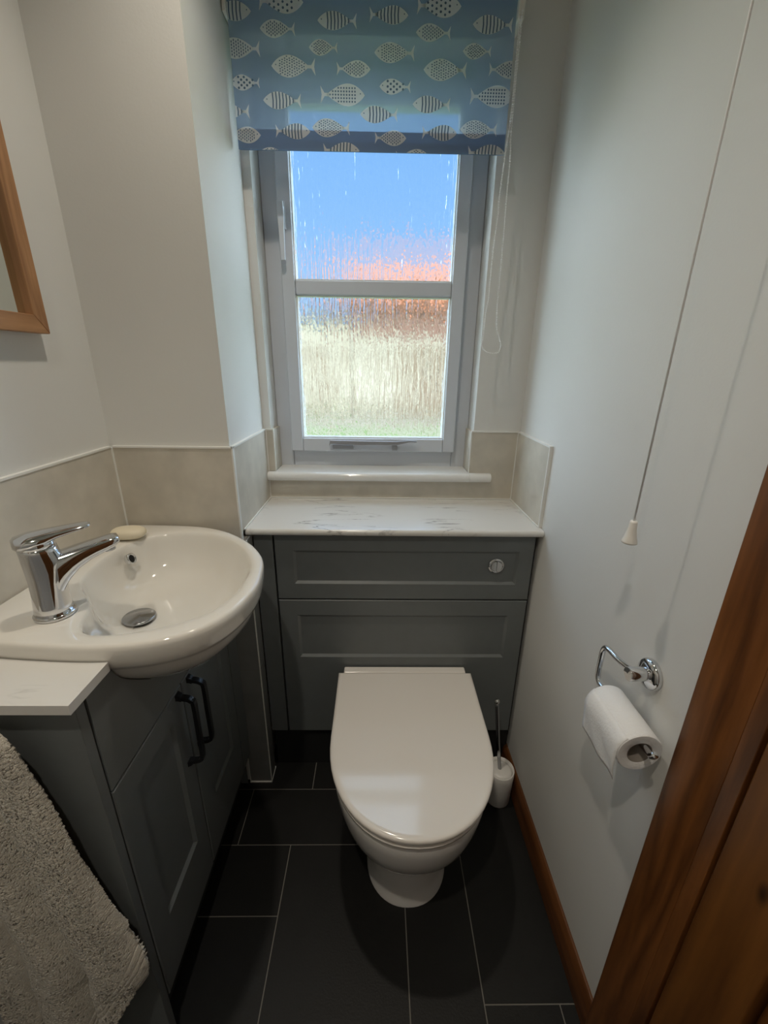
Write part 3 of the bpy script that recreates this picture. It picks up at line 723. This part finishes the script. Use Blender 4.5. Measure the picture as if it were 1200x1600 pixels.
# ================================================================== MIRROR
mi = empty('mirror', (-0.625, 0.55, 1.318)); tag(mi, 'oak framed mirror on the left wall above the basin', 'mirror')
mx0, mx1 = XL + 0.0015, XL + 0.022; my0, my1, mz0, mz1, fw = 0.25, 0.848, 1.318, 2.00, 0.030
def rail(name, a, b, m):
    bm = bmesh.new(); (y0, z0), (y1, z1) = a[0], a[1]
    q = [(y0, z0), (y1, z1), b[1], b[0]]
    loft(bm, [[(x, y_, z) for y_, z in q] for x in (mx0, mx1)])
    keep(link(name, bm, m, bevel=0.0015), mi)
i0, i1, j0, j1 = my0 + fw, my1 - fw, mz0 + fw, mz1 - fw
rail('frame_stile', ((my1, mz0), (my1, mz1)), ((i1, j0), (i1, j1)), M_oak)
rail('frame_stile', ((my0, mz0), (my0, mz1)), ((i0, j0), (i0, j1)), M_oak)
rail('frame_rail', ((my0, mz0), (my1, mz0)), ((i0, j0), (i1, j0)), M_oaky)
rail('frame_rail', ((my0, mz1), (my1, mz1)), ((i0, j1), (i1, j1)), M_oaky)
box('mirror_glass', XL + 0.004, XL + 0.008, i0 - 0.003, i1 + 0.003, j0 - 0.003, j1 + 0.003, M_mirror, mi)

# ================================================================== ROLLER BLIND
bl = empty('roller_blind', (-0.02, 1.235, 2.06)); tag(bl, 'blue roller blind with white fish print hanging over the window', 'roller blind')
bx0, bx1, bz0, bz1, by = -0.3415, 0.300, 1.757, 2.05, 1.235
bm = bmesh.new()
def quad(bm, x0, x1, z0, z1, y_, mi_=0):
    f = bm.faces.new([bm.verts.new(p) for p in ((x0, y_, z0), (x1, y_, z0), (x1, y_, z1), (x0, y_, z1))]); f.material_index = mi_; return f
quad(bm, bx0, bx1, bz0, bz1, by, 0)
FISH = [(-0.289, -0.382, 2.007, 's'), (-0.173, -0.272, 2.024, 'D'), (-0.272, -0.193, 1.979, 'c'), (-0.143, -0.055, 1.995, 's'), (0.059, -0.028, 2.007, 's'), (0.176, 0.077, 2.024, 'D'), (0.077, 0.156, 1.979, 'c'), (0.204, 0.294, 1.995, 's'), (-0.367, -0.274, 1.944, 'c'), (-0.164, -0.099, 1.949, 'd'), (-0.016, 0.076, 1.943, 'd'), (0.185, 0.25, 1.949, 'd'), (-0.251, -0.15, 1.915, 'd'), (-0.025, -0.103, 1.913, 'c'), (0.097, 0.197, 1.915, 'd'), (0.327, 0.247, 1.918, 'c'), (-0.346, -0.28, 1.884, 'D'), (-0.038, -0.142, 1.866, 'k'), (-0.004, 0.069, 1.883, 'D'), (0.311, 0.207, 1.869, 'k'), (-0.275, -0.186, 1.853, 's'), (0.074, 0.163, 1.852, 's'), (-0.049, 0.04, 1.831, 's'), (-0.398, -0.308, 1.831, 's'), (-0.286, -0.366, 1.787, 'c'), (-0.168, -0.251, 1.796, 's'), (-0.163, -0.073, 1.804, 'd'), (0.061, -0.015, 1.787, 'c'), (0.182, 0.098, 1.799, 's'), (0.189, 0.278, 1.807, 'd'), (-0.051, -0.139, 1.761, 's'), (0.301, 0.21, 1.762, 's'), (-0.236, -0.313, 1.749, 'd'), (0.12, 0.036, 1.75, 'd')]
FISH = [(a, b, zc - 0.002, t) for a, b, zc, t in FISH]
cx_ = lambda x: min(max(x, bx0 + 0.0006), bx1 - 0.0006)
cz_ = lambda z: min(max(z, bz0 + 0.0006), bz1 - 0.0006)
def poly2(bm, pts, y_, mi_):
    # clip against the cloth edges
    def clip(P, inside, inter):
        o = []
        for a, b in zip(P, P[1:] + P[:1]):
            ia, ib = inside(a), inside(b)
            if ia: o.append(a)
            if ia != ib: o.append(inter(a, b))
        return o
    def lx(v): return lambda a, b: (v, a[1] + (b[1] - a[1]) * (v - a[0]) / (b[0] - a[0]))
    def lz(v): return lambda a, b: (a[0] + (b[0] - a[0]) * (v - a[1]) / (b[1] - a[1]), v)
    P = pts
    for ins, itf in ((lambda q: q[0] > bx0, lx(bx0)), (lambda q: q[0] < bx1, lx(bx1)), (lambda q: q[1] > bz0, lz(bz0)), (lambda q: q[1] < bz1, lz(bz1))):
        if len(P) < 3: return
        P = clip(P, ins, itf)
    if len(P) < 3: return
    f = bm.faces.new([bm.verts.new((x, y_, z)) for x, z in P]); f.material_index = mi_
def fish(bm, nx, txx, zc, kind):
    Lh = txx - nx; s = 1 if Lh > 0 else -1; Ln = abs(Lh); hh = Ln * (0.200 if kind != 's' else 0.185); 
    if Ln < 0.07: hh = Ln * 0.22
    X = lambda t: nx + s * t * Ln
    bh = lambda t: hh * max(0, math.sin(PI * min(1, t / 0.86) ** 0.85)) ** 0.95 if t < 0.86 else 0
    ts = [0.84 * i / 22 for i in range(23)]
    top = [(X(t), zc + max(bh(t), 0.0011 if t > 0.02 else 0)) for t in ts]; bot = [(X(t), zc - max(bh(t), 0.0011 if t > 0.02 else 0)) for t in ts[::-1]]
    y1, y2 = by - 0.0005, by - 0.0009
    poly2(bm, top + bot[:-1], y1, 1)
    poly2(bm, [(X(0.80), zc + Ln * .03), (X(0.90), zc + Ln * .03), (X(0.99), zc + Ln * .155), (X(0.965), zc), (X(0.99), zc - Ln * .155), (X(0.90), zc - Ln * .03), (X(0.80), zc - Ln * .03)], y1, 1)
    def dot(t, dz, rx, rz, n=7):
        h_ = bh(t)
        if abs(dz) + rz > h_ * 0.96 + (0.003 if kind == 'D' else 0): return
        c0, c1 = X(t), zc + dz
        poly2(bm, [(c0 + rx * math.cos(2 * PI * i / n), c1 + rz * math.sin(2 * PI * i / n)) for i in range(n)], y2, 2)
    dot(0.10, hh * 0.12, 0.0013, 0.0013)
    if kind == 's':
        t = 0.25
        while t < 0.80:
            h_ = bh(t) * 0.98; w_ = 0.0014
            poly2(bm, [(X(t) - w_, zc - h_), (X(t) + w_, zc - h_), (X(t + .012) + w_, zc), (X(t) + w_, zc + h_), (X(t) - w_, zc + h_), (X(t + .012) - w_, zc)], y2, 2); t += 0.088
    elif kind == 'k':
        for i in range(10):
            for j in range(-3, 4): dot(0.22 + i * 0.062, j * 0.0062, 0.0018, 0.0021, 6)
    elif kind == 'c':
        for i in range(11):
            for j in range(-4, 5): dot(0.20 + i * 0.056, j * 0.0056 + (0.0028 if i % 2 else 0), 0.0014, 0.0024, 5)
    elif kind == 'd':
        for i in range(11):
            for j in range(-5, 6): dot(0.19 + i * 0.055 + random.uniform(-.008, .008), j * 0.0048 + (0.0024 if i % 2 else 0) + random.uniform(-.0006, .0006), 0.0017, 0.0013, 6)
    elif kind == 'D':
        for i in range(6):
            for j in range(-2, 3): dot(0.26 + i * 0.098, j * 0.0098 + (0.0049 if i % 2 else 0), 0.0026, 0.0024, 8)
for f_ in FISH: fish(bm, *f_)
cloth = keep(link('blind_cloth', bm, [M_blind, M_fish, M_fishd]), bl)
box('bottom_bar', bx0 + 0.003, bx1 - 0.003, by + 0.0022, by + 0.0085, bz0 + 0.0015, bz0 + 0.021, M_hem, bl, 0.002)
box('hem_pocket', bx0 + 0.001, bx1 - 0.001, by + 0.0010, by + 0.0018, bz0, bz0 + 0.040, M_hem, bl)
bm = bmesh.new()
lathe(bm, [(0.018, 0), (0.018, bx1 - bx0)], (bx0, by + 0.018, bz1 + 0.002), (1, 0, 0), 28)
keep(link('roller_tube', bm, M_blind, smooth=True), bl)
box('bracket', bx1 + 0.002, bx1 + 0.016, by - 0.008, YB - 0.001, 2.000, 2.075, M_plastic, bl, 0.003)
box('bracket', bx0 - 0.0095, bx0 - 0.001, by - 0.008, YB - 0.001, 2.000, 2.075, M_plastic, bl, 0.002)
# bead chain
CH = [[0.309, 1.225, 2.010], [0.308, 1.225, 1.805], [0.312, 1.225, 1.747], [0.312, 1.225, 1.665], [0.313, 1.225, 1.616], [0.314, 1.225, 1.527], [0.314, 1.225, 1.449], [0.317, 1.225, 1.376], [0.329, 1.225, 1.342], [0.334, 1.225, 1.325], [0.326, 1.225, 1.308], [0.298, 1.225, 1.309], [0.282, 1.225, 1.324], [0.283, 1.225, 1.346], [0.285, 1.225, 1.404], [0.289, 1.225, 1.449], [0.289, 1.225, 1.496], [0.291, 1.225, 1.572], [0.295, 1.225, 1.637], [0.294, 1.225, 1.665], [0.299, 1.225, 1.748], [0.305, 1.225, 1.85], [0.306, 1.232, 2.010]]
path = smooth_path([(a, b - 0.004, c_) for a, b, c_ in CH], 8)
bm = bmesh.new(); tube(bm, path, 0.0009, 5)
acc = 0; nxt = 0
for a, b in zip(path, path[1:]):
    L_ = (b - a).length
    while nxt <= acc + L_:
        p = a.lerp(b, (nxt - acc) / L_)
        bmesh.ops.create_icosphere(bm, subdivisions=1, radius=0.0021, matrix=Matrix.Translation(p)); nxt += 0.0052
    acc += L_
keep(link('bead_chain', bm, M_cord, smooth=True), bl)

# ================================================================== LIGHT PULL CORD
pc = empty('light_pull_cord', (0.37, 0.556, 1.04)); tag(pc, 'white light pull cord with cone-shaped pull hanging by the right wall', 'pull cord')
bm = bmesh.new(); tube(bm, [(0.37, 0.556, 1.062), (0.3702, 0.556, 1.6), (0.37, 0.556, ZC - 0.026)], 0.0014, 8)
keep(link('string', bm, M_cord, smooth=True), pc)
bm = bmesh.new(); lathe(bm, [(0.0045, 0.034), (0.0052, 0.031), (0.0060, 0.020), (0.0085, 0.008), (0.0105, 0.002), (0.0105, 0.0), (0.009, -0.001)], (0.37, 0.556, 1.030), n=28)
keep(link('pull_cone', bm, M_plastic, smooth=True), pc)
bm = bmesh.new(); lathe(bm, [(0.038, 0.026), (0.038, 0.008), (0.030, 0.0)], (0.37, 0.556, ZC - 0.0265), n=32)
keep(link('switch_box', bm, M_plastic, smooth=False), pc)

# ================================================================== TOILET ROLL HOLDER + ROLL
hr = empty('toilet_roll_holder', (XR, 0.532, 0.813)); tag(hr, 'chrome toilet roll holder with round plate on the right wall', 'toilet roll holder')
bm = bmesh.new(); lathe(bm, [(0.0245, 0.0005), (0.0250, 0.003), (0.0250, 0.007), (0.0225, 0.0105), (0.0130, 0.0125)], (XR, 0.532, 0.813), (-1, 0, 0), 44)
keep(link('wall_plate', bm, M_chrome, smooth=True), hr)
bm = bmesh.new(); lathe(bm, [(0.0112, 0.012), (0.0112, 0.039), (0.0104, 0.0405), (0.0, 0.0408)], (XR, 0.532, 0.813), (-1, 0, 0), 36, cap1=False)
pst = keep(link('post', bm, M_chrome, smooth=True), hr); pst.modifiers.new('e', 'EDGE_SPLIT').split_angle = 0.7
ax_ = 0.400; zr = 0.7395
bm = bmesh.new()
pth = [(ax_ + 0.010, 0.538, 0.815), (ax_ + 0.002, 0.560, 0.815), (ax_, 0.585, 0.815), (ax_, 0.598, 0.812), (ax_, 0.604, 0.803), (ax_, 0.605, 0.785), (ax_, 0.605, 0.765), (ax_, 0.603, zr + 0.008), (ax_, 0.595, zr), (ax_, 0.575, zr), (ax_, 0.50, zr), (ax_, 0.453, zr), (ax_, 0.444, zr + 0.003), (ax_, 0.440, zr + 0.010)]
sp = smooth_path(pth, 5); tube(bm, sp, 0.0048, 14)
keep(link('bar', bm, M_chrome, smooth=True), hr)
rl = empty('toilet_roll', (ax_ - 0.002, 0.51, zr - 0.010)); tag(rl, 'white toilet roll with a loose end hanging on the chrome holder', 'toilet roll')
rc = Vector((ax_ - 0.004, 0, zr - 0.0125)); R0, R1 = 0.0345, 0.0185
bm = bmesh.new(); ya, yb_ = 0.462, 0.566; n = 56
def circ(r, y_): return [(rc.x + r * math.cos(2 * PI * i / n) * (1 + 0.012 * math.sin(3 * 2 * PI * i / n + 1)), y_, rc.z + r * math.sin(2 * PI * i / n)) for i in range(n)]
loft(bm, [circ(R1, yb_ - .003), circ(R1 + .001, yb_), circ(R0 - .0015, yb_), circ(R0, yb_ - .002), circ(R0, (ya + yb_) / 2), circ(R0, ya + .002), circ(R0 - .0015, ya), circ(R1 + .001, ya), circ(R1, ya + .001)], False, False)
keep(link('paper', bm, M_paper, smooth=True), rl).modifiers.new('e', 'EDGE_SPLIT').split_angle = 0.9
bm = bmesh.new(); loft(bm, [circ(R1 + .0004, ya + .0006), circ(R1 + .0004, yb_ - .0006), circ(R1 - .0006, yb_ - .0006), circ(R1 - .0006, ya + .0006), circ(R1 + .0004, ya + .0006)], False, False)
keep(link('cardboard_core', bm, M_card, smooth=True), rl)
# loose sheet hanging from the room side
bm = bmesh.new(); rows = []
for k in range(15):
    t = k / 14
    if t < 0.3:
        a = PI * (0.72 + t); base = Vector((rc.x + (R0 + .0009) * math.cos(a), 0, rc.z + (R0 + .0009) * math.sin(a)))
    else:
        base = Vector((rc.x - (R0 + .0009) + 0.006 * (t - .3) ** 2 + .0022 * (t - .3), 0, rc.z - (t - .3) * 0.075 - 0.002))
    rows.append([base + Vector((0.0012 * math.sin(j * 0.9 + k * 0.5) * t, ya + .001 + (yb_ - ya - .002) * j / 12 - 0.004 * t * (j / 12), 0.002 * math.sin(j * .7) * t)) for j in range(13)])
loft(bm, rows, False, False, closed=False)
sh = keep(link('loose_sheet', bm, M_paper, smooth=True), rl); sm_ = sh.modifiers.new('s', 'SOLIDIFY'); sm_.thickness = 0.0006

# ================================================================== TOWEL
tw = empty('hand_towel', (-0.52, 0.395, 0.50)); tag(tw, 'taupe hand towel hanging in folds against the side of the vanity unit', 'towel')
# right edge of the hanging towel, top to bottom: (z, x)
edge = [(0.835, -0.475), (0.813, -0.461), (0.741, -0.446), (0.655, -0.431), (0.575, -0.420), (0.50, -0.408), (0.42, -0.392), (0.36, -0.378), (0.335, -0.374), (0.31, -0.376), (0.285, -0.386)]
def ex(z):
    for (z0, x0), (z1, x1) in zip(edge, edge[1:]):
        if z0 >= z >= z1: return x0 + (x1 - x0) * (z0 - z) / (z0 - z1)
    return edge[0][1] if z > edge[0][0] else edge[-1][1]
NU, NV = 250, 500
def towel_pt(u_, v_):
    # u_: 0 at the right edge, 1 at the left; v_: 0 top, 1 bottom
    zb = 0.305 - 0.42 * u_ - 0.0 * u_ * u_        # hem falls away to the left
    zb = max(zb, 0.09)
    z = 0.832 - (0.832 - zb) * v_
    xr = ex(z); xl = -0.62
    x = xr + (xl - xr) * u_
    dv_ = v_ ** 0.7
    ph = PI * (u_ * 2.5 + 0.12 - 0.16 * v_)
    y_ = 0.4125 - (0.014 + 0.020 * dv_) * abs(math.sin(ph)) ** 0.65 - 0.003 * math.sin(u_ * 24 + 1.2 * v_)
    # woven border bands near the hem
    hd = (1 - v_) * (0.832 - zb)
    for b0 in (0.052, 0.066, 0.084):
        y_ += 0.0042 * math.exp(-((hd - b0) / 0.0026) ** 2)
    q = Vector((x * 480, 0, z * 480)); y_ += 0.0012 * noise.noise(q)
    y_ += 0.004 * noise.noise(Vector((x * 14, 1, z * 9)))
    return Vector((x, min(y_, 0.4155), z))
bm = bmesh.new()
rows = [[towel_pt(i / NU, j / NV) for i in range(NU + 1)] for j in range(NV + 1)]
loft(bm, rows, False, False, closed=False)
two = keep(link('towel_cloth', bm, M_towel, smooth=True), tw)
sm_ = two.modifiers.new('s', 'SOLIDIFY'); sm_.thickness = 0.006; sm_.offset = -1
